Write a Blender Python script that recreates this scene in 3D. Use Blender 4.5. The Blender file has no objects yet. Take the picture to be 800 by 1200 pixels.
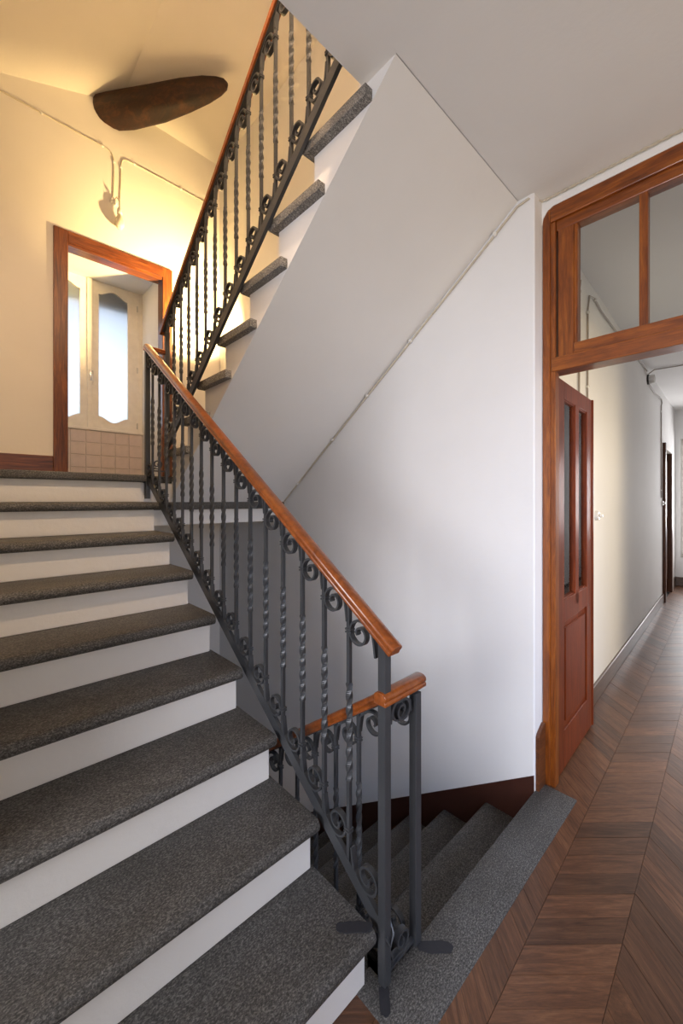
import bpy, bmesh, math, random
from mathutils import Vector, Matrix
random.seed(7)
scene = bpy.context.scene
col = scene.collection

# ------------------------------------------------------------------ camera
A = 0.8116                      # angle between the view direction and +X
EYE = 1.3714
cam = bpy.data.cameras.new('camera'); cam_o = bpy.data.objects.new('camera', cam); col.objects.link(cam_o)
cam_o.location = (0, 0, EYE); cam_o.rotation_euler = (math.pi/2, 0, A - math.pi/2)
cam.sensor_fit = 'AUTO'; cam.sensor_width = 36; cam.lens = 470/1200*36
cam.shift_y = -14/1200; cam.clip_start = .02
scene.camera = cam_o
# ------------------------------------------------------------------ world, light, exposure
w = bpy.data.worlds.new('world'); scene.world = w; w.use_nodes = True
w.node_tree.nodes['Background'].inputs[0].default_value = (.75, .85, 1, 1)
w.node_tree.nodes['Background'].inputs[1].default_value = .6
vs = scene.view_settings; vs.view_transform = 'Standard'; vs.look = 'None'; vs.gamma = 1; vs.use_curve_mapping = False
vs.exposure = -0.12

def area(name, loc, direction, sx, sy, power, color, spread=180):
    l = bpy.data.lights.new(name, 'AREA'); l.shape = 'RECTANGLE'; l.size = sx; l.size_y = sy; l.energy = power; l.color = color; l.spread = math.radians(spread)
    o = bpy.data.objects.new(name, l); col.objects.link(o); o.location = loc
    o.rotation_euler = Vector(direction).to_track_quat('-Z', 'Z').to_euler()
    return o
# daylight outside the windows
area('daylight_hall_end', (-2.95, .25, 1.45), (1, .10, -.15), 1.6, 1.4, 34, (.93, .93, 1), 80)
area('daylight_hall_sky', (.6, -1.80, 1.90), (.72, 1, -.62), 1.1, 1.0, 23, (.50, .66, 1), 84)
area('daylight_hall_ground', (.6, -1.75, 1.10), (.40, 1, .22), 1.1, 1.0, 19, (1, .77, .52), 120)
area('daylight_corridor_end', (9.1, .45, 1.5), (-1, .12, -.12), 1.3, 2.1, 95, (.98, .96, .97), 150)
area('daylight_corridor_side', (2.75, -1.95, 2.0), (.15, 1, -.25), .6, 1.2, 46, (1, .80, .50), 150)
area('daylight_niche', (.9, 5.15, 2.5), (0, -1, 0), 1.0, 1.2, 11, (.80, .90, 1))

# ------------------------------------------------------------------ mesh helpers
class MB:
    def __init__(s): s.v = []; s.f = []
    def add(s, vs_, fs):
        n = len(s.v); s.v += [tuple(p) for p in vs_]; s.f += [tuple(i+n for i in f) for f in fs]; return s
    def box(s, x0, x1, y0, y1, z0, z1):
        P = [(x0,y0,z0),(x1,y0,z0),(x1,y1,z0),(x0,y1,z0),(x0,y0,z1),(x1,y0,z1),(x1,y1,z1),(x0,y1,z1)]
        return s.add(P, [(0,3,2,1),(4,5,6,7),(0,1,5,4),(1,2,6,5),(2,3,7,6),(3,0,4,7)])
    def prism(s, poly, axis, a0, a1):
        """poly of 2D points in the other two axes (x: (y,z); y: (x,z); z: (x,y))"""
        def P(p, a): return {'x': (a, p[0], p[1]), 'y': (p[0], a, p[1]), 'z': (p[0], p[1], a)}[axis]
        n = len(poly)
        vs_ = [P(p, a0) for p in poly] + [P(p, a1) for p in poly]
        return s.add(vs_, [tuple(range(n))[::-1], tuple(range(n, 2*n))] + [(i, (i+1) % n, n+(i+1) % n, n+i) for i in range(n)])
    def sweep(s, path, prof, B, scale=None, caps=True):
        """profile points (u along B, v along the in-plane normal)"""
        path = [Vector(p) for p in path]; B = Vector(B).normalized(); n = len(prof); m = len(path); vs_ = []
        for i, p in enumerate(path):
            t = (path[min(i+1, m-1)] - path[max(i-1, 0)]).normalized()
            N = t.cross(B).normalized()
            k = scale[i] if scale else 1
            vs_ += [p + B*u*k + N*v*k for u, v in prof]
        fs = [(i*n+j, i*n+(j+1) % n, (i+1)*n+(j+1) % n, (i+1)*n+j) for i in range(m-1) for j in range(n)]
        if caps: fs += [tuple(range(n))[::-1], tuple((m-1)*n+j for j in range(n))]
        return s.add(vs_, fs)
    def tube(s, path, r, n=8, radii=None):
        path = [Vector(p) for p in path]; m = len(path); vs_ = []
        t0 = (path[1]-path[0]).normalized()
        up = Vector((0,0,1)) if abs(t0.z) < .9 else Vector((1,0,0))
        N = t0.cross(up).normalized()
        for i, p in enumerate(path):
            t = (path[min(i+1, m-1)] - path[max(i-1, 0)]).normalized()
            N = (N - t*N.dot(t)).normalized(); Bn = t.cross(N)
            rr = radii[i] if radii else r
            vs_ += [p + (N*math.cos(2*math.pi*j/n) + Bn*math.sin(2*math.pi*j/n))*rr for j in range(n)]
        fs = [(i*n+j, i*n+(j+1) % n, (i+1)*n+(j+1) % n, (i+1)*n+j) for i in range(m-1) for j in range(n)]
        fs += [tuple(range(n))[::-1], tuple((m-1)*n+j for j in range(n))]
        return s.add(vs_, fs)
    def lathe(s, prof, c, n=16, axis='z'):
        """prof: (radius, along axis)"""
        m = len(prof); vs_ = []
        for r, a in prof:
            for j in range(n):
                x, y = r*math.cos(2*math.pi*j/n), r*math.sin(2*math.pi*j/n)
                q = {'z': (x, y, a), 'x': (a, x, y), 'y': (x, a, y)}[axis]
                vs_.append((c[0]+q[0], c[1]+q[1], c[2]+q[2]))
        fs = [(i*n+j, i*n+(j+1) % n, (i+1)*n+(j+1) % n, (i+1)*n+j) for i in range(m-1) for j in range(n)]
        fs += [tuple(range(n))[::-1], tuple((m-1)*n+j for j in range(n))]
        return s.add(vs_, fs)
    def mesh(s, name, mat, smooth=False, bevel=0, bevel_seg=2):
        me = bpy.data.meshes.new(name); me.from_pydata(s.v, [], s.f); me.materials.append(mat)
        bm = bmesh.new(); bm.from_mesh(me)
        bmesh.ops.recalc_face_normals(bm, faces=bm.faces)
        if bevel:
            eds = [e for e in bm.edges if len(e.link_faces) == 2 and e.calc_face_angle(0) > .6]
            bmesh.ops.bevel(bm, geom=eds, offset=bevel, segments=bevel_seg, profile=.5, affect='EDGES', clamp_overlap=True)
        bm.to_mesh(me); bm.free()
        if smooth:
            me.shade_smooth()
            me.set_sharp_from_angle(angle=math.radians(38))
        return me
    def build(s, name, mat, parent=None, smooth=False, bevel=0, bevel_seg=2):
        o = bpy.data.objects.new(name, s.mesh(name, mat, smooth, bevel, bevel_seg)); col.objects.link(o)
        if parent: o.parent = parent
        return o
def box(*a): return MB().box(*a)
def tag(o, label=None, cat=None, group=None, kind=None):
    if label: o['label'] = label
    if cat: o['category'] = cat
    if group: o['group'] = group
    if kind: o['kind'] = kind
    return o
def empty(name, loc=(0,0,0), rz=0, **k):
    o = bpy.data.objects.new(name, None); o.empty_display_size = .05; col.objects.link(o); o.location = loc; o.rotation_euler = (0,0,rz)
    return tag(o, **k)
def struct(name, mb, mat, label, cat, **k):
    return tag(mb.build(name, mat, **k), label, cat, kind='structure')
def inst(me, name, parent=None, loc=(0,0,0), rot=(0,0,0)):
    o = bpy.data.objects.new(name, me); col.objects.link(o); o.parent = parent; o.location = loc; o.rotation_euler = rot
    return o
def lerp(a, b, t): return a+(b-a)*t

# ------------------------------------------------------------------ materials
def nt_new(name, rough=.5, metallic=0, spec=.5, coat=0):
    m = bpy.data.materials.new(name); m.use_nodes = True; nt = m.node_tree; b = nt.nodes['Principled BSDF']
    b.inputs['Roughness'].default_value = rough; b.inputs['Metallic'].default_value = metallic
    b.inputs['Specular IOR Level'].default_value = spec
    if coat: b.inputs['Coat Weight'].default_value = coat; b.inputs['Coat Roughness'].default_value = .12
    return m, nt, b
def ramp(nt, stops):
    r = nt.nodes.new('ShaderNodeValToRGB'); e = r.color_ramp.elements
    while len(e) < len(stops): e.new(.5)
    for k, (p, c) in zip(e, stops): k.position = p; k.color = (*c, 1)
    return r
def coords(nt, scale=(1,1,1), rand=False, kind='Object'):
    tc = nt.nodes.new('ShaderNodeTexCoord'); mp = nt.nodes.new('ShaderNodeMapping')
    mp.inputs['Scale'].default_value = scale
    nt.links.new(tc.outputs[kind], mp.inputs['Vector'])
    if rand:
        oi = nt.nodes.new('ShaderNodeObjectInfo'); mu = nt.nodes.new('ShaderNodeMath'); mu.operation = 'MULTIPLY'; mu.inputs[1].default_value = 37
        nt.links.new(oi.outputs['Random'], mu.inputs[0]); nt.links.new(mu.outputs[0], mp.inputs['Location'])
        return mp.outputs[0], oi.outputs['Random']
    return mp.outputs[0]
def noise(nt, vec, scale, detail=4, rough=.55, dist=0):
    n = nt.nodes.new('ShaderNodeTexNoise'); n.inputs['Scale'].default_value = scale; n.inputs['Detail'].default_value = detail
    n.inputs['Roughness'].default_value = rough; n.inputs['Distortion'].default_value = dist
    nt.links.new(vec, n.inputs['Vector']); return n.outputs['Fac']
def bump(nt, b, h, strength, dist=.01):
    k = nt.nodes.new('ShaderNodeBump'); k.inputs['Strength'].default_value = strength; k.inputs['Distance'].default_value = dist
    nt.links.new(h, k.inputs['Height']); nt.links.new(k.outputs[0], b.inputs['Normal'])
def mixc(nt, fac, a, b_, mode='MIX'):
    m = nt.nodes.new('ShaderNodeMix'); m.data_type = 'RGBA'; m.blend_type = mode
    for inp, v in ((m.inputs[0], fac), (m.inputs[6], a), (m.inputs[7], b_)):
        if hasattr(v, 'node'): nt.links.new(v, inp)
        elif isinstance(v, (int, float)): inp.default_value = v
        else: inp.default_value = (*v, 1)
    return m.outputs[2]
def plaster(name, c, var=.04, bmp=.12, rough=.85):
    m, nt, b = nt_new(name, rough, spec=.25); v = coords(nt)
    n1 = noise(nt, v, 2.2, 4); n2 = noise(nt, v, 38, 5, .6)
    r = ramp(nt, [(.3, tuple(x*(1-var) for x in c)), (.7, c)]); nt.links.new(n1, r.inputs[0]); nt.links.new(r.outputs[0], b.inputs['Base Color'])
    bump(nt, b, n2, bmp, .006); return m
def wood(name, dark, mid, light, stretch=(1,1,1), scale=9, rough=.32, coat=.35, rand=True, bmp=.05, tone=0.0):
    m, nt, b = nt_new(name, rough, coat=coat, spec=.45); v, rnd = coords(nt, stretch, True)
    n1 = noise(nt, v, scale, 5, .6, 1.2); n2 = noise(nt, v, scale*6, 3, .7, .3)
    r = ramp(nt, [(.28, dark), (.5, mid), (.72, light)]); nt.links.new(n1, r.inputs[0])
    r2 = ramp(nt, [(.35, (.72,.72,.72)), (.6, (1,1,1))]); nt.links.new(n2, r2.inputs[0])
    c = mixc(nt, 1, r.outputs[0], r2.outputs[0], 'MULTIPLY')
    if tone:
        rt = ramp(nt, [(0, (1-tone,)*3), (.5, (1, .97, .95)), (1, (1+tone*.6, 1+tone*.5, 1+tone*.35))]); nt.links.new(rnd, rt.inputs[0])
        c = mixc(nt, 1, c, rt.outputs[0], 'MULTIPLY')
    nt.links.new(c, b.inputs['Base Color']); bump(nt, b, n2, bmp, .002); return m
def stone(name, k=1.0, tint=(1, .955, .90)):
    m, nt, b = nt_new(name, .6, spec=.35); v, rnd = coords(nt, (.7, 1.15, 1), True)
    n1 = noise(nt, v, 210, 6, .80); n2 = noise(nt, v, 5, 5, .65); n3 = noise(nt, v, 420, 2, .6)
    r = ramp(nt, [(.39, tuple(.036*k*x for x in tint)), (.5, tuple(.088*k*x for x in tint)), (.63, tuple(.26*k*x for x in tint))]); nt.links.new(n1, r.inputs[0])
    r2 = ramp(nt, [(.3, (.72,.70,.66)), (.7, (1.12,1.12,1.12))]); nt.links.new(n2, r2.inputs[0])
    nt.links.new(mixc(nt, 1, r.outputs[0], r2.outputs[0], 'MULTIPLY'), b.inputs['Base Color'])
    ad = nt.nodes.new('ShaderNodeMath'); nt.links.new(n1, ad.inputs[0]); nt.links.new(n3, ad.inputs[1])
    bump(nt, b, ad.outputs[0], .35, .003); return m
def plain(name, c, rough=.5, metallic=0, spec=.5, coat=0, bmp=0):
    m, nt, b = nt_new(name, rough, metallic, spec, coat); v = coords(nt)
    n = noise(nt, v, 14, 3)
    r = ramp(nt, [(.3, tuple(x*.88 for x in c)), (.7, c)]); nt.links.new(n, r.inputs[0]); nt.links.new(r.outputs[0], b.inputs['Base Color'])
    if bmp: bump(nt, b, noise(nt, v, 60, 3), bmp, .002)
    return m
M = {}
M['white'] = plaster('white_plaster', (.80, .79, .775))
M['cream'] = plaster('cream_plaster', (.80, .755, .695))
M['riser'] = plaster('riser_paint', (.82, .80, .77), .06, .25)
M['iron'] = plain('painted_iron', (.058, .061, .067), .40, .2, .5, bmp=.1)
M['rail'] = wood('handrail_wood', (.16, .035, .006), (.27, .066, .010), (.36, .10, .017), (2, 2, 2), 7, .28, .4)
M['frame_y'] = wood('varnished_frame_wood', (.11, .024, .003), (.235, .058, .006), (.34, .10, .011), (6, 6, .55), 6, .34, .25)
M['frame_h'] = wood('varnished_frame_wood_cross', (.11, .024, .003), (.235, .058, .006), (.34, .10, .011), (1.2, .55, 6), 6, .34, .25)
M['door'] = wood('red_door_wood', (.085, .014, .004), (.15, .027, .006), (.22, .045, .010), (6, 6, .6), 6, .36, .12)
M['pine_v'] = wood('pine_casing_wood', (.045, .010, .003), (.16, .040, .009), (.29, .088, .018), (7, 7, .5), 6, .35, .4)
M['pine_h'] = wood('pine_casing_wood_cross', (.045, .010, .003), (.16, .040, .009), (.29, .088, .018), (.5, 7, 7), 6, .35, .4)
M['skirt'] = wood('brown_skirting_wood', (.075, .022, .008), (.13, .042, .014), (.19, .066, .022), (.6, .6, 6), 6, .4, .25)
M['skirt_paint'] = plain('dark_red_brown_paint', (.055, .016, .009), .45)
M['skirt_dk'] = wood('grey_brown_skirting', (.07, .04, .027), (.11, .066, .045), (.15, .095, .065), (.6, 6, 6), 6, .4, .25)
M['log'] = wood('old_beam_wood', (.008, .002, .001), (.028, .0075, .002), (.085, .026, .006), (3, 1.2, 5), 5, .6, .0, bmp=.4)
M['plank'] = wood('parquet_oak', (.068, .027, .012), (.13, .055, .025), (.195, .09, .042), (9, .8, 9), 6, .42, .06, True, .08, .34)
M['stone'] = stone('grey_gneiss')
M['stone_dk'] = stone('worn_gneiss', .9)
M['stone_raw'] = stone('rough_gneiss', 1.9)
M['mortar'] = plain('dark_mortar', (.022, .022, .027), .75, bmp=.8)
M['cable'] = plain('pale_cable', (.60, .53, .42), .6)
M['cable_d'] = plain('grey_cable', (.33, .29, .25), .6)
M['ceram'] = plain('white_ceramic', (.78, .76, .72), .25)
M['bulb'] = plain('milky_bulb_glass', (.80, .74, .60), .15)
M['winpaint'] = plain('ivory_window_paint', (.85, .81, .74), .35)
M['tile'] = plain('pinkish_tile', (.70, .60, .57), .18, coat=.3)
M['grout'] = plain('grout', (.66, .60, .56), .8)
M['chrome'] = plain('brushed_metal', (.55, .55, .55), .3, .9)
M['dark'] = plain('dark_void', (.03, .028, .026), .8)
M['shutter'] = plain('grey_shutter', (.20, .22, .25), .6)
M['hw'] = wood('dark_brown_door', (.045, .015, .006), (.085, .028, .010), (.12, .042, .015), (6, 6, .6), 6, .4, .3)
m, nt, b = nt_new('frosted_glass', .5); nt.nodes.remove(b)
tr = nt.nodes.new('ShaderNodeBsdfTranslucent'); tr.inputs[0].default_value = (.93, .96, 1, 1)
gl = nt.nodes.new('ShaderNodeBsdfGlossy'); gl.inputs['Roughness'].default_value = .25
mx = nt.nodes.new('ShaderNodeMixShader'); mx.inputs[0].default_value = .05
nt.links.new(tr.outputs[0], mx.inputs[1]); nt.links.new(gl.outputs[0], mx.inputs[2]); nt.links.new(mx.outputs[0], nt.nodes['Material Output'].inputs[0])
M['frost'] = m
m, nt, b = nt_new('clear_glass', .02); nt.nodes.remove(b)
tr = nt.nodes.new('ShaderNodeBsdfTransparent'); tr.inputs[0].default_value = (.95, .96, .95, 1)
gl = nt.nodes.new('ShaderNodeBsdfGlossy'); gl.inputs['Roughness'].default_value = .03
fr = nt.nodes.new('ShaderNodeFresnel'); fr.inputs[0].default_value = 1.45
mx = nt.nodes.new('ShaderNodeMixShader'); nt.links.new(fr.outputs[0], mx.inputs[0])
nt.links.new(tr.outputs[0], mx.inputs[1]); nt.links.new(gl.outputs[0], mx.inputs[2]); nt.links.new(mx.outputs[0], nt.nodes['Material Output'].inputs[0])
M['glass'] = m

for k_ in ('door', 'hw'):
    b = M[k_].node_tree.nodes['Principled BSDF']; b.inputs['Specular IOR Level'].default_value = .18; b.inputs['Coat Weight'].default_value = .03

# ------------------------------------------------------------------ key dimensions
R1, G1, YN = .17, .2421, .500         # flight 1: riser, run, nosing n at Y = YN + n*G1
XT = .841                             # right end of the treads of flight 1
XL = -.10                             # wall left of flight 1
XW = 1.952                            # white wall on the right of the well
YF = 3.90                             # far wall
ZL = 9*R1                             # half landing
ZC = 2.815                            # ceiling over the camera
ZU = 3.13                             # upper floor
YCR = .82                             # crease between ceiling and soffit
YSL = .965                            # edge of the upper slab
CR = math.radians(2.15)               # the corridor is turned slightly
def cor(x, y, z=0):                   # corridor coordinates (origin at the door) to world
    return (2.10 + x*math.cos(CR) - y*math.sin(CR), .762 + x*math.sin(CR) + y*math.cos(CR), z)
def cbox(mb, x0, x1, y0, y1, z0, z1):
    P = [cor(x, y, z) for z in (z0, z1) for x, y in ((x0,y0),(x1,y0),(x1,y1),(x0,y1))]
    return mb.add(P, [(0,3,2,1),(4,5,6,7),(0,1,5,4),(1,2,6,5),(2,3,7,6),(3,0,4,7)])

# ------------------------------------------------------------------ structure: walls
struct('wall_right', box(XW, XW+.10, .742, YF, -1.75, 5.0), M['white'], 'tall white plaster wall beside the stairwell', 'wall', bevel=.006)
mb = box(XW+.098, XW+.19, .742, 1.0, -.4, ZC)                 # thickness of the wall at the door recess
mb.box(2.05, 2.19, -1.30, -.62, -.2, ZC)                       # beyond the door opening
mb.box(2.165, 2.19, -.62, .742, 2.745, ZC)                      # above the door
struct('wall_door', mb, M['white'], 'white plaster wall around the wooden door frame', 'wall')
mb = MB()
X0, X1, ZT = .58, 1.415, 3.50
mb.box(XL-.1, X0, YF, YF+.10, -1.75, 5.0); mb.box(X1, XW+.1, YF, YF+.10, -1.75, 5.0)
mb.box(X0, X1, YF, YF+.10, ZT, 5.0); mb.box(X0, X1, YF, YF+.10, -1.75, ZL)
struct('wall_far', mb, M['cream'], 'cream plaster wall at the back of the half landing', 'wall')
mb = box(XL-.1, XL, 1.25, YF, -1.75, 5.0); mb.box(XL-.1, XL, -1.3, 1.25, ZC, 5.0); mb.box(XL-.1, XL, .52, 1.25, -1.75, -.12); mb.box(-2.75, XL-.1, 1.25, 1.35, -.2, ZC)
struct('wall_left', mb, M['cream'], 'cream plaster wall on the left of the staircase', 'wall')
mb = MB()                                                     # wall behind the camera, with a window opening
mb.box(-2.75, .35, -1.40, -1.30, -.2, ZC); mb.box(1.45, 2.19, -1.40, -1.30, -.2, ZC)
mb.box(.35, 1.45, -1.40, -1.30, -.2, .75); mb.box(.35, 1.45, -1.40, -1.30, 2.25, ZC); mb.box(XL-.1, XW+.1, -1.40, -1.30, ZC, 5.0)
struct('wall_back', mb, M['white'], 'white plaster wall behind the viewer with a window opening', 'wall')
mb = MB()
mb.box(-2.75, -2.65, -1.30, -.55, -.2, ZC); mb.box(-2.75, -2.65, 1.05, 1.25, -.2, ZC)
mb.box(-2.75, -2.65, -.55, 1.05, -.2, .8); mb.box(-2.75, -2.65, -.55, 1.05, 2.3, ZC)
struct('wall_hall_end', mb, M['white'], 'white plaster end wall of the hall with a window opening', 'wall')
mb = box(XL-.1, 1.02, -1.30, YSL, ZC, ZU); mb.box(-2.75, XL-.1, -1.30, 1.35, ZC, ZU); mb.box(1.02, 2.19, -1.30, YCR, ZC, ZU)
struct('ceiling', mb, M['white'], 'flat white plaster ceiling above the door', 'ceiling')
mb = box(XW+.1, 2.19, -1.3, .742, ZU, 5.0); mb.box(XW, XW+.1, -1.3, .742, ZU, 5.0)
struct('wall_upper', mb, M['cream'], 'cream wall of the upper floor above the door', 'wall')
mb = MB()
mb.add([(XL-.1, -1.4, 4.38), (1.02, -1.4, 4.86), (1.02, YF+.1, 4.86), (XL-.1, YF+.1, 4.38), (XW+.1, -1.4, 4.84), (XW+.1, YF+.1, 4.84),
        (XL-.1, -1.4, 4.48), (1.02, -1.4, 4.96), (1.02, YF+.1, 4.96), (XL-.1, YF+.1, 4.48), (XW+.1, -1.4, 4.94), (XW+.1, YF+.1, 4.94)],
       [(0,1,2,3), (1,4,5,2), (6,9,8,7), (7,8,11,10), (0,3,9,6), (4,10,11,5), (0,6,7,1), (1,7,10,4), (3,2,8,9), (2,5,11,8)])
struct('ceiling_upper', mb, M['cream'], 'folded cream ceiling high above the staircase', 'ceiling')

# niche with the window
NX0, NX1, NY, NZ = .43, 1.385, 4.50, 3.525
mb = MB()
mb.box(NX0-.08, NX0, YF+.10, NY+.1, ZL-.1, NZ+.1); mb.box(NX1, NX1+.08, YF+.10, NY+.1, ZL-.1, NZ+.1)
mb.box(NX0-.08, NX1+.08, YF+.10, NY+.1, NZ, NZ+.1)
mb.box(NX0, NX1, NY, NY+.1, ZL-.1, 2.05)
wn = struct('wall_niche', mb, M['white'], 'white window niche behind the wooden casing, tiled below the sill', 'wall')
mb = MB().box(NX0, NX1, NY-.004, NY-.0005, ZL, 2.05)
mb.build('grout', M['grout'], wn)
tp, tz = .1265, .1205
tme = MB().box(-tp/2+.0025, tp/2-.0025, -.009, 0, .0025, tz-.0025).mesh('tile', M['tile'], False, .002, 1)
for i in range(8):
    for k in range(5):
        cx = NX1 - .008 - tp*(i+.5)
        if cx - tp/2 < NX0-.02: continue
        zb = 2.048 - tz*(k+1) - (0 if k else 0)
        o = inst(tme, 'tile', wn, (cx, NY-.003, zb))
struct('floor_niche', box(NX0-.05, NX1+.05, YF+.10, NY+.05, ZL-.08, ZL), M['stone'], 'stone floor of the window niche', 'floor')

# ------------------------------------------------------------------ floor with chevron parquet
PA = .505                              # seam A in corridor-parallel coordinates at X = 1.15
SW, PP = .2150, .1095                  # strip width, board pitch along the seam
fl = struct('floor', box(-2.75, 2.05, -1.30, .60, -.12, -.013).box(-2.75, -.1, .6, 1.25, -.12, -.001).box(-.1, .82, .6, .80, -.12, -.013), M['dark'], 'chevron parquet floor of brown oak boards', 'floor')
cf = MB(); cbox(cf, -.06, 7.2, -1.45, .05, -.12, -.013); co = cf.build('subfloor', M['dark'], fl)
def pl_world(s, t):                    # s along the seams, t across (towards -Y is negative)
    c, n = math.cos(CR), math.sin(CR)
    return (1.15 + s*c - t*n, PA + s*n + t*c)
def plank_poly(j, s0, cut=None):
    t1, t0 = -SW*j, -SW*(j+1)          # strip j lies between t0 and t1
    if j == -1: t1, t0 = SW, 0
    g = .0006
    sh = SW if j % 2 == 0 else -SW      # running towards -t shifts s by +sh
    if cut is not None:
        f = cut/SW; t1 = t0+cut; top = s0+sh*(1-f)
    else: top = s0
    bot = s0+sh
    return [(top+g, t1-g), (top+PP-g, t1-g), (bot+PP-g, t0+g), (bot+g, t0+g)]
planks = []
for j in range(-2, 9):
    for k in range(-44, 68):
        s0 = k*PP
        cx, cy = pl_world(s0, -SW*(j+.5))
        cut = None
        if cx > 2.0 and (cy < .762-1.40+(cx-2.1)*.0375 or cx > 8.9): continue
        if cx < -2.7 or cy < -1.28: continue
        if j == -2:
            if cx < -.2 or cx > .70: continue
            cut = .075
        if j == -1:
            if cx < -.2: continue
            if .74 < cx < 2.02: cut = .10
        P = plank_poly(j, s0, cut)
        mxp = sum(p[0] for p in P)/4; myp = sum(p[1] for p in P)/4
        X, Y = pl_world(mxp, myp)
        fw = X*math.cos(A)+Y*math.sin(A); lat = X*math.sin(A)-Y*math.cos(A)
        vis = fw > .3 and abs(lat/fw) < .93 and .1 < EYE/fw < 1.38 and 400+470*lat/fw > 380
        planks.append((0 if vis else 1, fw, j, s0, cut, mxp, myp, P))
planks.sort(key=lambda p: (p[0], p[1]))
pmesh = {}
rest = MB()
for n, (nv, fw, j, s0, cut, mx_, my_, P) in enumerate(planks):
    dz = random.uniform(-.0006, .0004)
    if n < 290 and not nv:
        key = (j % 2, cut)
        ang = math.atan2(P[3][1]-P[0][1], P[3][0]-P[0][0])      # long side direction, local +Y
        if key not in pmesh:
            q = MB(); ca, sa = math.cos(-ang+math.pi/2), math.sin(-ang+math.pi/2)
            loc = [((x-mx_)*ca-(y-my_)*sa, (x-mx_)*sa+(y-my_)*ca) for x, y in P]
            pmesh[key] = q.prism(loc, 'z', -.012, 0).mesh('parquet_board', M['plank'])
        X, Y = pl_world(mx_, my_)
        o = inst(pmesh[key], 'parquet_board', fl, (X, Y, dz), (0, 0, CR+ang-math.pi/2))
    else:
        rest.prism([pl_world(*p) for p in P], 'z', -.012+dz, dz)
# distant boards share one mesh; colour varies through the noise
mr = wood('parquet_oak_far', (.068, .027, .012), (.13, .055, .025), (.195, .09, .042), (3, 3, 3), 6, .34, .18, False, .08, 0)
o = rest.build('parquet_boards_beyond', mr, fl); o['kind'] = 'stuff'

# stone threshold, end of the upper landing of the lower flight
th = MB().prism([(.865, .587), (2.04, .587), (2.04, .745), (.872, .745), (.872, .80), (.795, .80), (.795, .66)], 'z', -.06, .004)
th = th.build('stone_threshold', M['stone_dk'], None, True, .006, 2)
tag(th, 'long worn grey stone threshold edging the parquet at the head of the descending steps', 'threshold')
mb = MB(); n = 14
def patch(name, p, q_, wd, z, label):
    p, q_ = Vector(p), Vector(q_); c = (p+q_)/2; d = (q_-p)/2; nrm = Vector((-d.y, d.x)).normalized()*wd/2
    q = MB(); pts = []
    for i in range(22):
        a = 2*math.pi*i/22; ca, sa = math.cos(a), math.sin(a); e = .55
        k = 1+random.uniform(-.09, .09)
        v = c + d*math.copysign(abs(ca)**e, ca)*k + nrm*math.copysign(abs(sa)**e, sa)*k
        pts.append((v.x, v.y))
    q.prism(pts, 'z', z-.004, z+.0025); return tag(q.build(name, M['mortar'], None), label, 'patch')

# ------------------------------------------------------------------ stair flights
def tread_mesh(name, length, depth, thick, mat, r=.017):
    """nosing at local y=0 facing -Y, body towards +Y, top z=0, x from -length to 0"""
    prof = []
    for i in range(7):
        a = -math.pi/2 - math.pi*i/6
        prof.append((thick/2*.85+thick/2*.85*math.cos(a), -thick/2 + thick/2*math.sin(a)*1))
    prof = [(depth, -thick)] + prof + [(depth, 0)]
    q = MB().prism(prof, 'x', -length, 0)
    return q.mesh(name, mat, True, .004, 2)
f1 = empty('stair_flight', (XT, YN+G1, 0), label='main stair flight of dark grey stone treads and white risers climbing left', cat='stairs')
tm = tread_mesh('tread', XT-XL, .30, .045, M['stone'])
TW = .035                             # nosing overhang
for i in range(1, 9):
    o = inst(tm, 'tread', f1); o.location = (0, (i-1)*G1, i*R1)
for i in range(1, 10):
    y = YN+i*G1+TW - (YN+G1); zb = (i-1)*R1-(.0 if i > 1 else 0); zt = i*R1-.045
    q = MB().box(XL-XT, -.012-.0005*i, y, y+.05, zb, zt); q.build('riser', M['riser'], f1, False, .003)
q = MB()                               # the solid body under the steps
prof = [(TW+.03, -.05)]
for i in range(1, 10):
    prof += [(TW+.04+(i-1)*G1, i*R1-.05), (TW+.04+i*G1, i*R1-.05)]
prof = [(TW+.04, -.05)] + prof[1:] + [(9*G1+TW+.04, 9*R1-.33), (.42, -.05)]
q.prism(prof, 'x', XL-XT, -.020); q.build('flight_body', M['white'], f1)

# half landing
mb = box(XL, XT, YN+9*G1+.05, YF, ZL-.30, ZL-.045).box(XT, XW, 2.79, YF, ZL-.33, ZL-.045)
ld = struct('floor_landing', mb, M['white'], 'half landing slab with grey stone top at the turn of the stairs', 'floor')
q = MB().box(XL, XT+.012, YN+9*G1, YF, ZL-.045, ZL); q.box(XT+.012, XW, YN+9*G1+.08, YF, ZL-.045, ZL)
q.build('landing_stone', M['stone'], ld, True, .01, 3)
q = MB().box(XT-.01, XW, 2.745, 2.80, 1.305, 1.358); q.build('stone_edging', M['stone'], ld, True, .008, 2)
q = MB().box(XT, XW, 2.745, 2.80, 1.358, ZL-.05); q.build('landing_beam', M['white'], ld)

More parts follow.
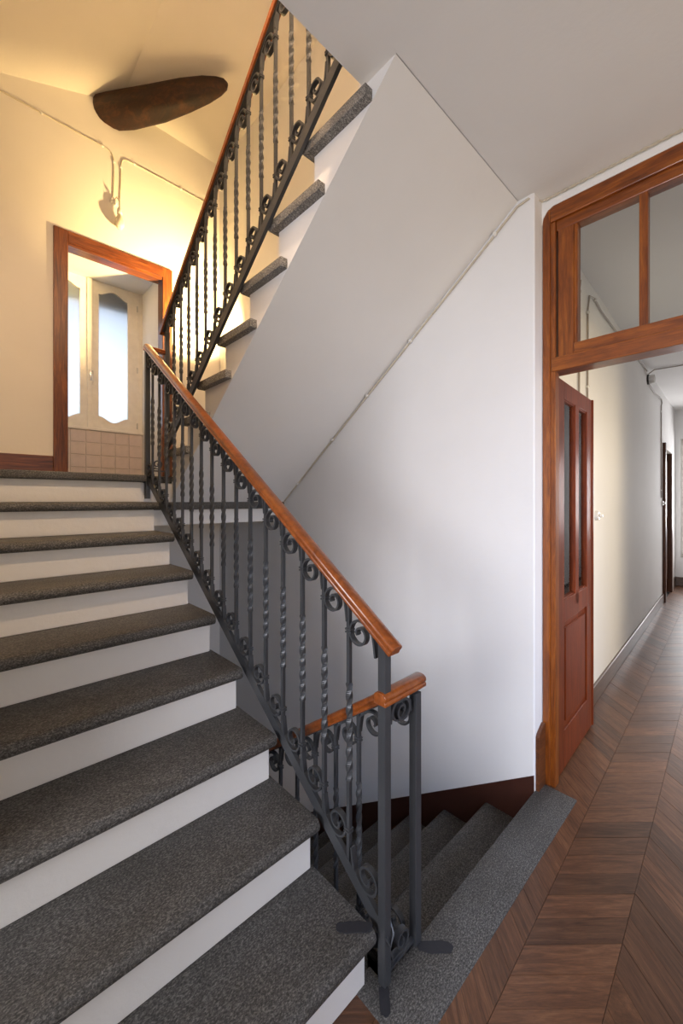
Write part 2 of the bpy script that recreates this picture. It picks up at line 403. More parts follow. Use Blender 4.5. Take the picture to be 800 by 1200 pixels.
# flight 2, up over the viewer
f2 = empty('stair_flight', (1.02, 2.74, ZL), label='upper stair flight with grey stone tread ends and smooth white sloping underside', cat='stairs')
Y2 = [2.74-.2455*i for i in range(9)]
Z2 = [1.70, 1.872, 2.046, 2.228, 2.411, 2.595, 2.778, 2.957, 3.13]
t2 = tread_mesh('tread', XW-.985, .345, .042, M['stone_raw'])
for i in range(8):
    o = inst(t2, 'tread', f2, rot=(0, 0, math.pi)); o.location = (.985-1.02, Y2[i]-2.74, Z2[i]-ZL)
for i in range(9):
    zb = ZL if i == 0 else Z2[i-1]
    MB().box(.002, XW-1.02, Y2[i]-.035-.05-2.74, Y2[i]-.035-2.74, zb-ZL, Z2[i]-.042-ZL).build('riser', M['riser'], f2)
def sof(y): return ZC - .742*(y-YCR)
prof = [(2.745, ZL-.06), (2.705, ZL)]
for i in range(8):
    prof += [(Y2[i]-.036, prof[-1][1]), (Y2[i]-.036, Z2[i]-.043)]
prof = [(2.745, 1.36)] + prof[1:] + [(YCR-.002, Z2[7]-.043), (YCR-.002, ZC), (YCR, ZC)]
q = MB().prism([(y-2.74, z-ZL) for y, z in prof], 'x', 0, XW-1.02); q.build('flight_body', M['white'], f2)

# flight 0, down below
f0 = empty('stair_flight', (1.03, .745, 0), label='descending stair flight of grey stone steps beside the white wall', cat='stairs')
G0, R0 = .245, .173
t0 = tread_mesh('tread', XW-1.03, .29, .045, M['stone_dk'])
for i in range(1, 9):
    o = inst(t0, 'tread', f0, rot=(0, 0, math.pi)); o.location = (0, i*G0, -i*R0)
for i in range(1, 10):
    MB().box(0, XW-1.03, (i-1)*G0-.085, (i-1)*G0-.035, -i*R0, -(i-1)*R0-.045 if i > 1 else -.05).build('riser', M['stone_dk'], f0)
prof = [(-.10, -.06)]
for i in range(1, 10): prof += [((i-1)*G0-.04, prof[-1][1]), ((i-1)*G0-.04, -i*R0-.045)]
prof += [(9*G0, -9*R0-.045), (9*G0, -9*R0-.2), (-.10, -.35)]
MB().prism(prof, 'x', 0, XW-1.03).build('flight_body', M['white'], f0)
struct('floor_lower_landing', box(XL, XW, .6, YF, -1.70, -9*R0-.003), M['stone'], 'dark stone landing at the foot of the descending steps', 'floor')
struct('wall_under_floor', box(XL, XW+.1, .52, .60, -1.75, -.12), M['white'], 'plaster wall under the parquet at the head of the lower flight', 'wall')

# painted skirting on the white wall following the descending steps
def zsk(y): return .078-.668*(y-.746)
q = MB().prism([(.744, zsk(.744)-.001), (YF, zsk(YF)), (YF, zsk(YF)-.5), (.744, zsk(.744)-.52)], 'x', XW-.004, XW+.002)
struct('baseboard_right', q, M['skirt_paint'], 'dark red-brown painted skirting band sloping down beside the lower steps', 'skirting')
# skirting on the far wall left of the casing and around the landing
q = MB().box(XL, .533, YF-.016, YF, ZL, 1.722); struct('baseboard_far', q, M['pine_h'], 'brown wooden skirting board left of the window niche casing', 'skirting', bevel=.004)
q = MB().prism([(XW+.012, .0), (2.045, .0), (2.045, .295), (2.035, .30), (XW+.022, .268), (XW+.012, .255)], 'y', .726, .742)
struct('baseboard_recess', q, M['skirt'], 'short brown skirting block with chamfered top in the door recess', 'skirting', bevel=.002)

# ------------------------------------------------------------------ iron railings
def spiral(cd, ct, r0, a0, turns, r1=.009, n=40, sgn=1):
    pts = []
    for i in range(n+1):
        u = i/n; a = a0 + sgn*turns*2*math.pi*u
        r = r0*(1-u)**1.15 + r1 if u > 0 else r0+r1
        r = lerp(r0, r1, max(0, (u-.28)/.72)**.9)
        pts.append((cd+r*math.cos(a), ct+r*math.sin(a)))
    return pts
FLAT = [(-.0088, -.0033), (.0088, -.0033), (.0088, .0033), (-.0088, .0033)]
def baluster_meshes(L, m, sp, key):
    """local frame: +y is downhill, origin on top of the string bar; returns bar, top scroll, bottom scroll, collar"""
    s = .0062; q = MB(); vs_ = []; zs = []
    z0, z1 = -.03, L+.0
    c = L/2-.005; tl = .152; steps = 56
    zs = [(z0, 0), (c-tl, 0)] + [(c-tl+2*tl*i/steps, i/steps*1.75*2*math.pi) for i in range(1, steps)] + [(c+tl, 0), (z1, 0)]
    for z, a in zs:
        kk = 1.27 if abs(z-c) < tl*.97 else 1
        for (x, y) in ((-1,-1),(1,-1),(1,1),(-1,1)):
            vs_.append(((x*math.cos(a)-y*math.sin(a))*s*kk, (x*math.sin(a)+y*math.cos(a))*s*kk, z))
    n = len(zs)
    fs = [(i*4+j, i*4+(j+1) % 4, (i+1)*4+(j+1) % 4, (i+1)*4+j) for i in range(n-1) for j in range(4)] + [(3,2,1,0), tuple((n-1)*4+j for j in range(4))]
    q.add(vs_, fs)
    bar = q.mesh('baluster', M['iron'])
    # top scroll on the downhill side of this bar; its tail runs under the rail to the next bar
    r0 = .0395; th_ = math.atan(m); cd = r0+.0095; ct = -m*cd - (r0+.004)/math.cos(th_)
    sp_ = spiral(cd, ct, r0, math.pi/2-th_, 1.42)
    u0 = sp_[0]
    tail = []
    e = (sp-.004, -m*sp-.060)
    k1 = (sp-.012, -m*(sp-.012)-.006)
    for i in range(7):
        t = i/7
        x = (1-t)**2*e[0]+2*t*(1-t)*k1[0]+t*t*(sp*.62+u0[0]*.38); y = (1-t)**2*e[1]+2*t*(1-t)*k1[1]+t*t*(-m*(sp*.62+u0[0]*.38)-.0055)
        tail.append((x, y))
    P = tail+sp_
    top = MB().sweep([(0, d, L+t) for d, t in P], FLAT, (1,0,0)).mesh('scroll', M['iron'], True)
    bot = MB().sweep([(0, -d, -t) for d, t in P], FLAT, (1,0,0)).mesh('scroll', M['iron'], True)
    q = MB()
    for dz in (-.0045, .0045):
        q.box(-.0105, .0105, -.0095, .0155, dz-.0032, dz+.0032)
    colr = q.mesh('collar', M['iron'], True, .0018, 2)
    return bar, top, bot, colr, ct
RAILP = [(-.022, 0), (-.023, .010), (-.019, .0135), (-.023, .019), (-.021, .028), (-.014, .034), (-.005, .036), (.005, .036), (.014, .034), (.021, .028), (.023, .019), (.019, .0135), (.023, .010), (.022, 0)]
def rail_sweep(q, path, B, k=1.0):
    # make sure the profile's v axis points upwards
    p = [Vector(a) for a in path]; N = (p[1]-p[0]).cross(Vector(B))
    pr = RAILP if N.z > 0 else [(u, -v) for u, v in RAILP]
    return q.sweep(path, [(u*k, v*k) for u, v in pr], B)
def railing(root, X, Ys, zbase, m, L, downhill, sp, tops=(), bots=()):
    bar, top, bot, colr, ct = baluster_meshes(L, m, sp, root.name)
    rz = 0 if downhill > 0 else math.pi
    for y in Ys:
        b_ = inst(bar, 'baluster', root, (X, y, zbase(y)), (0, 0, rz))
        inst(top, 'scroll', b_); inst(bot, 'scroll', b_)
        inst(colr, 'collar', b_, (0, 0, L+ct)); inst(colr, 'collar', b_, (0, 0, -ct), (0, 0, math.pi))
    for y, off in tops: inst(top, 'scroll', root, (X, y+off, zbase(y)), (0, 0, rz))
    for y, off in bots: inst(bot, 'scroll', root, (X, y+off, zbase(y)), (0, 0, rz))
def scroll_panel(root, x0, x1, y, zt, zb):
    """little panel across the well: C-scrolls below the return rail and above the bottom bar"""
    r = (x1-x0)/2*.52; cx = (x0+x1)/2
    P = spiral(cx+.004, zt-r-.010, r, math.radians(115), -1.45, .006)
    pre = [(x0+.012, zt-.065), (x0+.016, zt-.03), (x0+.03, zt-.01)]
    MB().sweep([(x, y, z) for x, z in pre+P], FLAT, (0,1,0)).build('scroll', M['iron'], root, True)
    P = spiral(cx-.004, zt-r-.012, r*.98, math.radians(65), 1.2, .010)
    MB().sweep([(x, y+.006, z) for x, z in [(x1-.012, zt-.065), (x1-.016, zt-.03)]+P], FLAT, (0,1,0)).build('scroll', M['iron'], root, True)
    P = spiral(cx, zb+r+.012, r*.9, math.radians(-115), 1.45, .006)
    MB().sweep([(x, y, z) for x, z in [(x0+.012, zb+.05), (x0+.02, zb+.022)]+P], FLAT, (0,1,0)).build('scroll', M['iron'], root, True)
    MB().box(x0, x1, y-.007, y+.007, zb-.004, zb+.004).build('bottom_bar', M['iron'], root)
def post(root, x, y, z0, z1, s=.0136):
    return MB().box(x-s, x+s, y-s, y+s, z0, z1).build('newel_post', M['iron'], root, False, .0015, 1)
STR = lambda X: None
SUB = [(-.013, -.006), (.013, -.006), (.013, 0), (-.013, 0)]
# --- main flight
rl = empty('stair_railing', (.868, .742, 0), label='long wrought-iron railing with wooden handrail along the main flight', cat='railing')
def W(root, o): return o
X1R, M1, L1 = .868, .69, .785
zt1 = lambda y: .99+M1*(y-.713); zs1 = lambda y: .175+M1*(y-.81)
def child_fix(root):                   # children were built in world space: keep them there
    bpy.context.view_layer.update()
    inv = root.matrix_world.inverted()
    for c in root.children: c.matrix_parent_inverse = inv
q = MB(); rail_sweep(q, [(X1R, .706, zt1(.706)-.0436), (X1R, 1.5, zt1(1.5)-.0436), (X1R, 2.735, zt1(2.735)-.0436)], (1,0,0)); q.build('handrail', M['rail'], rl, True, .002, 1)
q = MB().sweep([(X1R, .742, zt1(.742)-.0445), (X1R, 2.72, zt1(2.72)-.0445)], [(-.013,-.003),(.013,-.003),(.013,.003),(-.013,.003)], (1,0,0)); q.build('top_bar', M['iron'], rl)
q = MB().prism([(.742, zs1(.742)), (2.715, zs1(2.715)), (2.715, zs1(2.715)+.048), (.742, zs1(.742)+.048)], 'x', X1R-.007, X1R+.007); q.build('string_bar', M['iron'], rl)
post(rl, .872, .742, 0, zt1(.742)-.046)
post(rl, X1R, 2.723, 1.38, zt1(2.723)-.046)
Ys = [.880+.1164*k for k in range(16)]
railing(rl, X1R, Ys, lambda y: zs1(y)+.046, M1, zt1(1)-.0475-(zs1(1)+.046), -1, .1164, [(2.723, -.006)], [(.742, .010)])
rail_sweep(q := MB(), [(X1R-.02, 2.725, zt1(2.725)-.046), (.99, 2.725, zt1(2.725)-.046)], (0,1,0), .8); q.build('return_rail', M['rail'], rl, True)
scroll_panel(rl, X1R, .985, 2.72, zt1(2.72)-.055, 1.56)
q = MB().tube([(.862, .728, .150), (.872, .722, .118), (.892, .726, .140), (.896, .742, .158)], .004, 6); q.build('clip', M['iron'], rl, True)
child_fix(rl)
# --- descending flight
rd = empty('stair_railing', (1.022, .745, 0), label='lower iron railing with wooden handrail running down beside the descending steps', cat='railing')
XD, MD = 1.022, .69
ztd = lambda y: .828-MD*(y-.745); zsd = lambda y: ztd(y)-.86
q = MB(); rail_sweep(q, [(XD, .730, ztd(.730)-.0436), (XD, 1.4, ztd(1.4)-.0436), (XD, 2.75, ztd(2.75)-.0436)], (1,0,0)); q.build('handrail', M['rail'], rd, True, .002, 1)
q = MB(); rail_sweep(q, [(.850, .742, .795), (.95, .742, .795), (1.046, .742, .795)], (0,1,0), 1.0); q.build('return_rail', M['rail'], rd, True, .003, 2)
q = MB().sweep([(XD, .745, ztd(.745)-.0445), (XD, 2.75, ztd(2.75)-.0445)], [(-.013,-.003),(.013,-.003),(.013,.003),(-.013,.003)], (1,0,0)); q.build('top_bar', M['iron'], rd)
q = MB().prism([(.752, zsd(.752)), (2.75, zsd(2.75)), (2.75, zsd(2.75)+.045), (.752, zsd(.752)+.045)], 'x', XD-.007, XD+.007); q.build('string_bar', M['iron'], rd)
post(rd, XD, .745, -.06, ztd(.745)-.05)
post(rd, XD, 2.75, -9*R0, ztd(2.75)-.046)
railing(rd, XD, [.868+.1195*k for k in range(15)], lambda y: zsd(y)+.043, MD, .86-.0475-.043, 1, .1195, [(.745, .006)], [])
scroll_panel(rd, .884, XD-.012, .745, .792, .022)
child_fix(rd)
# --- upper flight
ru = empty('stair_railing', (.975, 2.72, ZL), label='upper iron railing rising to the right above the stone tread ends', cat='railing')
XU, MU = .972, .742
ztu = lambda y: 2.842+MU*(2.29-y); zsu = lambda y: 1.972+MU*(2.29-y)
q = MB(); rail_sweep(q, [(XU, 2.745, ztu(2.745)-.0436), (XU, 1.6, ztu(1.6)-.0436), (XU, .80, ztu(.80)-.0436)], (1,0,0)); q.build('handrail', M['rail'], ru, True, .002, 1)
q = MB().sweep([(XU, 2.72, ztu(2.72)-.0445), (XU, .80, ztu(.80)-.0445)], [(-.013,-.003),(.013,-.003),(.013,.003),(-.013,.003)], (1,0,0)); q.build('top_bar', M['iron'], ru)
q = MB().prism([(2.71, zsu(2.71)), (.80, zsu(.80)), (.80, zsu(.80)+.052), (2.71, zsu(2.71)+.052)], 'x', XU-.008, XU+.008); q.build('string_bar', M['iron'], ru)
post(ru, .988, 2.715, ZL, ztu(2.715)-.046)
post(ru, XU, .80, ZU, ztu(.80)-.046)
railing(ru, XU, [2.552-.1121*k for k in range(16)], lambda y: zsu(y)+.050, MU, .87-.0475-.050, 1, .1121, [], [(2.664, 0)])
child_fix(ru)
patch('mortar_patch', (.762, .828), (.838, .760), .030, R1, 'dark tar-like repair patch on the lowest tread of the main flight')
patch('mortar_patch', (1.015, .728), (1.090, .655), .034, .004, 'dark repair patch on the stone threshold beside the iron post')
patch('mortar_patch', (.862, .735), (.815, .690), .030, .004, 'dark repair streak on the stone threshold at the foot of the post')

# ------------------------------------------------------------------ door frame with transom
YJ = .740
d1 = empty('door_1', (2.05, .06, 0), label='varnished orange-brown door frame with glazed transom', cat='door frame', kind='structure')
def P1(x0, x1, y0, y1, z0, z1, name, mat='frame_y', bev=.004):
    return MB().box(x0, x1, y0, y1, z0, z1).build(name, M[mat], d1, False, bev, 2)
YR = -.60
P1(2.046, 2.108, .706, YJ, 0, 2.81, 'casing'); P1(2.052, 2.104, .684, .708, 0, 2.70, 'casing_inner')
P1(2.045, 2.16, YR, YR+.034, 0, 2.745, 'casing')
P1(2.0465, 2.16, YR+.02, YJ-.034, 2.700, 2.81, 'head', 'frame_h')
P1(2.060, 2.12, YR+.034, .684, 2.652, 2.702, 'transom_top_rail', 'frame_h')
P1(2.060, 2.12, .607, .676, 2.05, 2.655, 'transom_stile')
P1(2.064, 2.115, .594, .609, 2.05, 2.655, 'transom_bead')
P1(2.055, 2.12, YR+.034, .607, 2.045, 2.100, 'transom_bottom_rail', 'frame_h')
P1(2.045, 2.15, YR+.02, .700, 1.983, 2.050, 'transom_bar', 'frame_h')
for y in (.332, .07, -.19, -.45): P1(2.062, 2.112, y, y+.030, 2.09, 2.66, 'mullion')
P1(2.062, 2.115, YR+.034, YR+.10, 2.05, 2.655, 'transom_stile')
for y0, y1 in ((.362, .595), (.100, .332), (-.16, .07), (-.42, -.19)):
    MB().box(2.088, 2.091, y0-.004, y1+.004, 2.095, 2.658).build('pane', M['glass'], d1)
child_fix(d1)
# plaster fillet rounding the corner over the frame
q = MB().prism([(.742, 2.815), (.742, 2.70), (.735, 2.735), (.715, 2.762), (.69, 2.772), (-.62, 2.772), (-.62, 2.815)], 'x', 2.043, 2.06)
struct('trim_1', q, M['white'], 'white plaster edge with rounded corner above the door frame', 'trim')

# ------------------------------------------------------------------ open door leaf
HX, HY = 2.116, .730
d2 = empty('door_2', (HX, HY, 0), CR, label='reddish-brown glazed door leaf standing open into the corridor', cat='door', kind='structure')
WL, HL, T = .655, 1.975, .036
def D2(x0, x1, z0, z1, name, y0=-T, y1=0, mat='door', bev=.004):
    return MB().box(x0, x1, y0, y1, z0, z1).build(name, M[mat], d2, False, bev, 2)
D2(0, .105, .008, HL, 'stile'); D2(WL-.115, WL, .008, HL, 'stile'); D2(.302, .372, .80, 1.90, 'mullion')
D2(.10, WL-.11, 1.885, HL, 'top_rail'); D2(.10, WL-.11, .75, .865, 'middle_rail'); D2(.10, WL-.11, .008, .20, 'bottom_rail')
for a, b_ in ((.105, .302), (.372, WL-.115)):
    MB().box(a, b_, -.020, -.017, .86, 1.89).build('pane', M['glass'], d2)
    for z0, z1 in ((.862, .872), (1.878, 1.888)): D2(a, b_, z0, z1, 'glazing_bead', -.030, -.008, bev=.002)
D2(.10, WL-.11, .19, .76, 'panel', -.026, -.010, bev=.002)
q = MB().prism([(.135, .235), (WL-.145, .235), (WL-.145, .715), (.135, .715)], 'y', -.034, -.024); q.build('raised_field', M['door'], d2, False, .006, 2)
D2(WL, WL+.018, .008, HL+.003, 'meeting_strip', -T-.006, .004)
for z in (.25, 1.0, 1.72):
    MB().lathe([(.007, 0), (.007, .09)], (-.006, -T/2, z), 10).build('hinge', M['door'], d2, True)

# ------------------------------------------------------------------ corridor
LC = 6.25
q = MB(); cbox(q, .06, 4.78, 0, .10, -.1, ZC); cbox(q, 5.62, LC, 0, .10, -.1, ZC); cbox(q, 4.78, 5.62, 0, .10, 2.10, ZC)
struct('wall_corridor_left', q, M['white'], 'pale plaster wall along the left of the corridor', 'wall')
q = MB(); cbox(q, .06, .30, -1.50, -1.40, -.1, ZC); cbox(q, 1.28, LC, -1.50, -1.40, -.1, ZC); cbox(q, .30, 1.28, -1.50, -1.40, 2.2, ZC)
struct('wall_corridor_right', q, M['white'], 'white plaster wall on the far side of the corridor', 'wall')
q = MB(); cbox(q, LC, LC+.1, -1.5, -1.15, -.1, ZC); cbox(q, LC, LC+.1, -.075, .10, -.1, ZC); cbox(q, LC, LC+.1, -1.15, -.075, -.1, .45); cbox(q, LC, LC+.1, -1.15, -.075, 2.35, ZC)
struct('wall_corridor_end', q, M['white'], 'white end wall of the corridor beside a bright window', 'wall')
q = MB(); cbox(q, -.02, LC+.1, -1.5, .10, ZC, ZC+.1)
struct('ceiling_corridor', q, M['white'], 'white ceiling of the corridor', 'ceiling')
q = MB(); cbox(q, .70, 4.72, -.018, 0, 0, .12); cbox(q, .05, .70, -.018, 0, 0, .12)
struct('baseboard_corridor', q, M['skirt_dk'], 'grey-brown skirting board along the corridor wall', 'skirting', bevel=.004)
q = MB(); cbox(q, 5.70, LC, -.018, 0, 0, .14); cbox(q, LC-.018, LC, -.14, 0, 0, .14)
struct('baseboard_corridor_end', q, M['skirt_dk'], 'dark skirting in the far corner of the corridor', 'skirting', bevel=.004)
# far door
d3 = empty('door_3', cor(5.2, 0), CR, label='narrow dark brown door with white architrave far along the corridor', cat='door', kind='structure')
MB().box(-.48, -.42, -.035, .09, 0, 2.14).build('dark_jamb', M['hw'], d3)
MB().box(-.42, -.36, -.03, .08, 0, 2.13).build('architrave', M['winpaint'], d3)
MB().box(-.36, .46, -.03, .08, 2.06, 2.13).build('architrave', M['winpaint'], d3)
MB().box(.36, .46, -.028, .085, 0, 2.06).build('dark_jamb', M['hw'], d3)
MB().box(.46, .52, -.03, .02, 0, 2.13).build('architrave', M['winpaint'], d3)
MB().box(-.36, .42, .03, .07, .01, 2.06).build('door_panel', M['hw'], d3)
MB().box(-.26, .32, .022, .032, .2, .95).build('panel_field', M['hw'], d3, False, .006, 1)
MB().box(-.26, .32, .022, .032, 1.1, 1.95).build('panel_field', M['hw'], d3, False, .006, 1)
# corridor end window
w2 = empty('window_2', cor(LC+.05, -.6125, .45), CR, label='bright window at the end of the corridor', cat='window', kind='structure')
for a in ((-.5375, -.49, 0, 1.9), (.49, .5375, 0, 1.9), (-.025, .025, 0, 1.9)): MB().box(0, .05, *a).build('frame_bar', M['winpaint'], w2)
for a in ((-.5375, .5375, 0, .06), (-.5375, .5375, 1.84, 1.9)): MB().box(0, .05, *a).build('frame_bar', M['winpaint'], w2)

# ------------------------------------------------------------------ casing of the window niche
tc_ = empty('trim_2', (1.0, YF, ZL), label='dark grained wooden casing around the window niche on the landing', cat='door casing', kind='structure')
MB().box(.533, .629, YF-.022, YF+.02, ZL, 3.556).build('casing_upright', M['pine_v'], tc_, False, .004)
MB().box(1.375, 1.462, YF-.022, YF+.02, ZL, 3.556).build('casing_upright', M['pine_v'], tc_, False, .004)
MB().box(.629, 1.375, YF-.022, YF+.02, 3.462, 3.556).build('casing_head', M['pine_h'], tc_, False, .004)
MB().box(.600, .632, YF-.012, YF+.10, ZL, 3.47).build('lining', M['pine_v'], tc_)
MB().box(1.372, 1.40, YF-.012, YF+.10, ZL, 3.47).build('lining', M['pine_v'], tc_)
MB().box(.60, 1.40, YF-.012, YF+.10, 3.440, 3.465).build('lining', M['pine_h'], tc_)
child_fix(tc_)
# window
w1 = empty('window_1', (.906, NY, 2.08), label='white double casement window with scalloped frosted panes in the niche', cat='window', kind='structure')
def sash(x0, x1, name):
    g0, g1 = x0+.072, x1-.098 if x1 > 1 else x1-.072
    if x1 < 1: g0, g1 = x0+.098, x1-.072
    N = 24
    topc = [(lerp(g0, g1, i/N), 3.40+.055*(.5-.5*math.cos(2*math.pi*i/N))) for i in range(N+1)]
    botc = [(lerp(g0, g1, i/N), 2.20-.055*(.5-.5*math.cos(2*math.pi*i/N))) for i in range(N+1)]
    q = MB(); f, bk = NY+.005, NY+.045
    q.box(x0, g0, f, bk, 2.075, 3.523); q.box(g1, x1, f, bk, 2.075, 3.523)
    for i in range(N):
        (xa, za), (xb, zb_) = topc[i], topc[i+1]; q.prism([(xa, za), (xb, zb_), (xb, 3.523), (xa, 3.523)], 'y', f, bk)
        (xa, za), (xb, zb_) = botc[i], botc[i+1]; q.prism([(xa, 2.075), (xb, 2.075), (xb, zb_), (xa, za)], 'y', f, bk)
    s_ = q.build('sash', M['winpaint'], w1)
    MB().box(g0-.02, g1+.02, NY+.022, NY+.026, 2.12, 3.48).build('pane', M['frost'], s_)
    xs = x1-.010 if x1 > 1 else x0+.010
    for z in (2.14, 2.72, 3.36): MB().lathe([(.006, -.03), (.006, .03)], (xs, NY+.001, z), 8).build('hinge', M['chrome'], s_, True)
sash(.467, .900, 'l'); sash(.912, 1.345, 'r')
MB().box(.885, .927, NY-.008, NY+.03, 2.075, 3.523).build('meeting_stile', M['winpaint'], w1, False, .004)
q = MB().box(NX0-.02, .467, NY, NY+.06, 2.06, NZ); q.box(1.345, NX1+.02, NY, NY+.06, 2.06, NZ); q.build('window_frame', M['winpaint'], w1)
MB().box(NX0-.0, NX1, NY-.025, NY+.06, 2.048, 2.075).build('window_sill', M['winpaint'], w1, False, .005)
q = MB().box(.905, .935, NY-.014, NY-.006, 2.53, 2.63); q.build('handle_plate', M['chrome'], w1, True, .004)
MB().tube([(.92, NY-.012, 2.60), (.92, NY-.035, 2.60), (.922, NY-.04, 2.57), (.925, NY-.04, 2.52)], .007, 8).build('handle', M['ceram'], w1, True)
child_fix(w1)
q = MB()
for i in range(9): q.box(NX0-.1, NX1+.1, NY+.060, NY+.075, 3.27+i*.04, 3.307+i*.04)
q.box(NX0-.1, NX1+.1, NY+.063, NY+.072, 3.262, 3.66)
tag(q.build('roller_shutter', M['shutter']), 'half-lowered grey roller shutter outside the top of the frosted window', 'shutter')

# ------------------------------------------------------------------ old beam under the ceiling
q = MB(); n = 18; vs_ = []; st = []
a0, a1 = Vector((.85, 4.01, 4.71)), Vector((1.57, 3.00, 4.72))
ax = (a1-a0).normalized(); side = Vector((ax.y, -ax.x, 0)).normalized()
prof = [(0, .02, .02), (.03, .085, .075), (.08, .11, .11), (.25, .115, .12), (.5, .11, .11), (.7, .095, .095), (.85, .075, .075), (.94, .055, .05), (.985, .035, .03), (1, .012, .012)]
for u, rw, rh in prof:
    c = a0.lerp(a1, u)+Vector((0, 0, .05*(u-.45)**2*2))
    for j in range(n):
        a = 2*math.pi*j/n; k = 1+.05*math.sin(3*a+7*u)
        ca, sa = math.cos(a), math.sin(a)
        vs_.append(c+side*rw*k*math.copysign(abs(ca)**.8, ca)+Vector((0, 0, rh*k*math.copysign(abs(sa)**.7, sa))))
m_ = len(prof)
q.add(vs_, [(i*n+j, i*n+(j+1) % n, (i+1)*n+(j+1) % n, (i+1)*n+j) for i in range(m_-1) for j in range(n)]+[tuple(range(n))[::-1], tuple((m_-1)*n+j for j in range(n))])
tag(q.build('wooden_beam', M['log'], None, True), 'rough dark old wooden beam end protruding from the cream ceiling', 'beam')

# ------------------------------------------------------------------ surface-run cables
def cable(name, pts, r, label, mat='cable', knobs=(), kr=.011, ax='y', twist=False):
    o = MB().tube(pts, r, 8).build(name, M[mat], None, True); tag(o, label, 'cable')
    if twist:
        pass
    for k in knobs:
        MB().lathe([(kr*.6, -.011), (kr, -.007), (kr, .005), (kr*.8, .009)], k, 10, ax).build('insulator', M['ceram'], o, True)
    return o
y = YF-.005
cable('wall_cable', [(XL+.01, y, 4.41), (.4, y, 4.405), (.90, y, 4.40), (.945, y, 4.385), (.965, y, 4.34), (.967, y, 4.2), (.960, y, 3.99)], .005,
      'pale cable running along the cream wall from the left down to the bulb holder', knobs=[(.46, y, 4.403), (.88, y, 4.40), (.966, y, 4.31)])
cable('wall_cable', [(1.012, y, 3.99), (1.020, y, 4.15), (1.022, y, 4.32), (1.035, y, 4.37), (1.07, y, 4.39), (1.3, y, 4.39), (XW-.01, y, 4.385)], .005,
      'pale cable rising from the bulb holder and running right towards the upper railing', knobs=[(1.022, y, 4.30), (1.13, y, 4.39), (1.55, y, 4.388)])
bh = empty('pendant_bulb', (.985, YF, 3.97), label='bare milky bulb hanging from a small ceramic holder on the cream wall', cat='lamp')
MB().lathe([(.030, -.002), (.030, -.012), (.022, -.026)], (.962, YF, 3.965), 14, 'y').build('rose', M['ceram'], bh, True)
MB().tube([(.962, YF-.022, 3.965), (.975, YF-.055, 3.985), (.998, YF-.05, 3.96), (1.0, YF-.050, 3.90)], .0055, 8).build('bracket', M['cable_d'], bh, True)
MB().lathe([(.012, .03), (.019, .02), (.022, -.02), (.017, -.03)], (1.0, YF-.050, 3.875), 14).build('socket', M['ceram'], bh, True)
MB().lathe([(.017, 0), (.021, -.015), (.034, -.05), (.038, -.08), (.033, -.105), (.018, -.122), (.003, -.127)], (1.0, YF-.050, 3.848), 16).build('bulb', M['bulb'], bh, True)
child_fix(bh)
# along the soffit and the ceiling over the door
y0 = 2.74
def sp(y, dx=.008): return (XW-dx, y, sof(y)-.030)
path = [sp(y0-(y0-YCR)*i/8) for i in range(9)]+[(XW-.008, .765, ZC-.020)]
cable('soffit_cable', path, .0055, 'pale cable climbing along the edge between white wall and sloping stair underside', knobs=[(XW-.012, v, sof(v)-.030) for v in (.93, 1.45, 1.80, 2.14, 2.55)], ax='x')
q = MB(); rp = []
for ph in (0, math.pi):
    P = []
    for i in range(260):
        yy = .775-1.9*i/259; a = i*.62+ph
        P.append((XW+.045+.004*math.cos(a)*0+.0*yy, yy, ZC-.012+0*a))
    P = [(2.03+.003*math.cos(i*.62+ph), .735-1.9*i/259, ZC-.006+.003*math.sin(i*.62+ph)) for i in range(260)]
    q.tube([(XW-.006, .765, ZC-.020)]+P, .0026, 6)
tag(q.build('twisted_cable', M['cable'], None, True), 'twisted cable running along the ceiling edge above the door frame', 'cable')
# corridor cables
def cc(x, y=-.010, z=0): return cor(x, y, z)
cable('corridor_cable', [cc(.62, z=.9), cc(.625, z=2.0), cc(.635, z=2.66), cc(.66, z=2.72)], .006, 'thin grey cable dropping behind the open door leaf', 'cable_d', [cc(.632, z=2.64)], ax='y')
cable('corridor_cable', [cc(.82, z=1.95), cc(.825, z=2.3), cc(.83, z=2.60), cc(.87, z=2.70), cc(1.0, z=2.73), cc(1.2, z=2.71), cc(1.8, z=2.72), cc(2.3, z=2.76), cc(3.3, z=2.77)], .006,
      'thin grey cable looping up seen through the transom and running on to the junction box', 'cable_d', [cc(.83, z=2.58), cc(1.02, z=2.73), cc(1.9, z=2.735), cc(.825, z=2.1)], ax='y')
cable('corridor_cable', [cc(3.42, z=2.66), cc(3.9, z=2.64), cc(4.3, z=2.67), cc(4.5, z=2.68), cc(4.56, z=2.64), cc(4.50, z=2.60), cc(4.48, z=2.4), cc(4.50, z=1.4)], .007,
      'thin grey cable from the junction box dropping to the switch by the far door', 'cable_d', [cc(4.3, z=2.67), cc(4.48, z=2.52), cc(4.49, z=2.15), cc(4.5, z=1.5)], ax='y')
cable('corridor_cable', [cc(3.40, z=2.76), cc(3.42, -.06, ZC-.012), cc(3.45, -.25, ZC-.010), cc(3.40, -1.3, ZC-.010)], .006,
      'thin grey cable crossing the corridor ceiling from the junction box', 'cable_d', [], ax='y')
jb = empty('junction_box', cor(3.40, 0, 2.70), CR, label='small pale ceramic junction box high on the corridor wall', cat='junction box')
MB().lathe([(.055, 0), (.055, -.016)], (0, 0, 0), 14, 'y').build('backplate', M['dark'], jb, True)
MB().lathe([(.045, -.016), (.047, -.03), (.042, -.032), (.047, -.036), (.044, -.065), (.03, -.07)], (0, 0, 0), 14, 'y').build('cover', M['ceram'], jb, True)
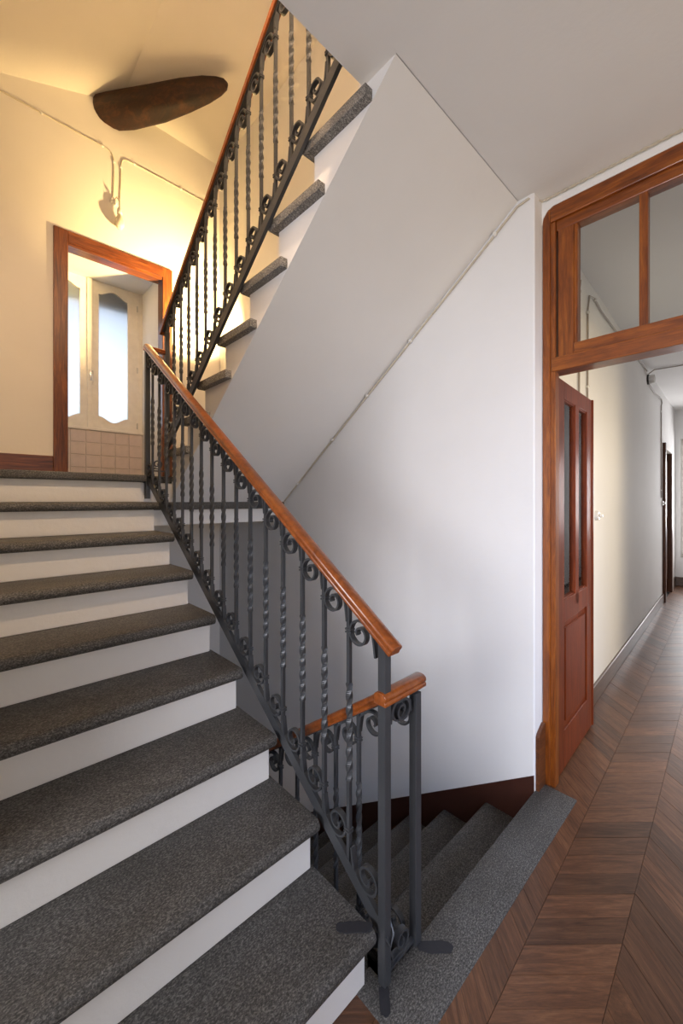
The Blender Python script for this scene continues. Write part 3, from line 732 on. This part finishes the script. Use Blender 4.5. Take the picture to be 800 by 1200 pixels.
for loc, lab in ((cor(1.08, 0, 1.265), 'small pale round switch on the corridor wall beside the open door leaf'), (cor(4.62, 0, 1.33), 'small round switch on the corridor wall beside the far door')):
    s_ = empty('light_switch', loc, CR, label=lab, cat='switch')
    MB().lathe([(.034, 0), (.034, -.010), (.028, -.022)], (0, 0, 0), 14, 'y').build('base', M['ceram'], s_, True)
    MB().lathe([(.012, -.022), (.015, -.03), (.009, -.044)], (0, 0, 0), 10, 'y').build('knob', M['ceram'], s_, True)

# ------------------------------------------------------------------ lamps
LP = Vector((XW-.11, 3.28, 2.90))
lamp = empty('wall_lamp', (XW, LP.y, LP.z), label='warm uplighting wall lamp on the landing hidden behind the upper flight', cat='lamp')
MB().lathe([(.045, -.001), (.045, -.015)], (XW, LP.y, LP.z-.12), 16, 'x').build('wall_plate', M['chrome'], lamp, True)
MB().tube([(XW-.01, LP.y, LP.z-.12), (LP.x, LP.y, LP.z-.12), (LP.x, LP.y, LP.z-.06)], .008, 8).build('arm', M['chrome'], lamp, True)
MB().lathe([(.02, -.075), (.05, -.06), (.062, -.03), (.058, -.028), (.045, -.055), (.018, -.068)], LP, 16).build('dish', M['chrome'], lamp, True)
child_fix(lamp)
l = bpy.data.lights.new('wall_lamp_bulb', 'SPOT'); l.energy = 470; l.color = (1, .68, .28); l.shadow_soft_size = .03
l.spot_size = math.radians(98); l.spot_blend = .85
o = bpy.data.objects.new('wall_lamp_bulb', l); col.objects.link(o); o.location = LP
o.rotation_euler = (Vector((1.60, 3.9, 3.30))-LP).to_track_quat('-Z', 'Y').to_euler()
# added pendant, unseen above the slab: warm fill for risers and far wall
PP_ = Vector((.45, .58, 4.22))
pl = empty('added_fill_pendant', (PP_.x, PP_.y, 4.6), label='added enamel-shaded fill pendant, unseen above the upper slab over the stairs', cat='lamp')
MB().tube([(PP_.x, PP_.y, 4.63), (PP_.x, PP_.y, 4.33)], .006, 8).build('cord', M['cable_d'], pl, True)
MB().lathe([(.02, .14), (.025, .09), (.06, .07), (.15, .03), (.148, .027), (.055, .063), (.015, .07)], PP_, 20).build('lamp_shade', M['winpaint'], pl, True)
MB().lathe([(.018, .06), (.02, .03), (.012, .01)], PP_, 14).build('lamp_holder', M['ceram'], pl, True)
child_fix(pl)
l = bpy.data.lights.new('pendant_bulb', 'SPOT'); l.energy = 200; l.color = (1, .70, .44); l.shadow_soft_size = .05  # warm fill spot of the added pendant, aimed down the stairs
l.spot_size = math.radians(168); l.spot_blend = .3
o = bpy.data.objects.new('pendant_bulb', l); col.objects.link(o); o.location = PP_
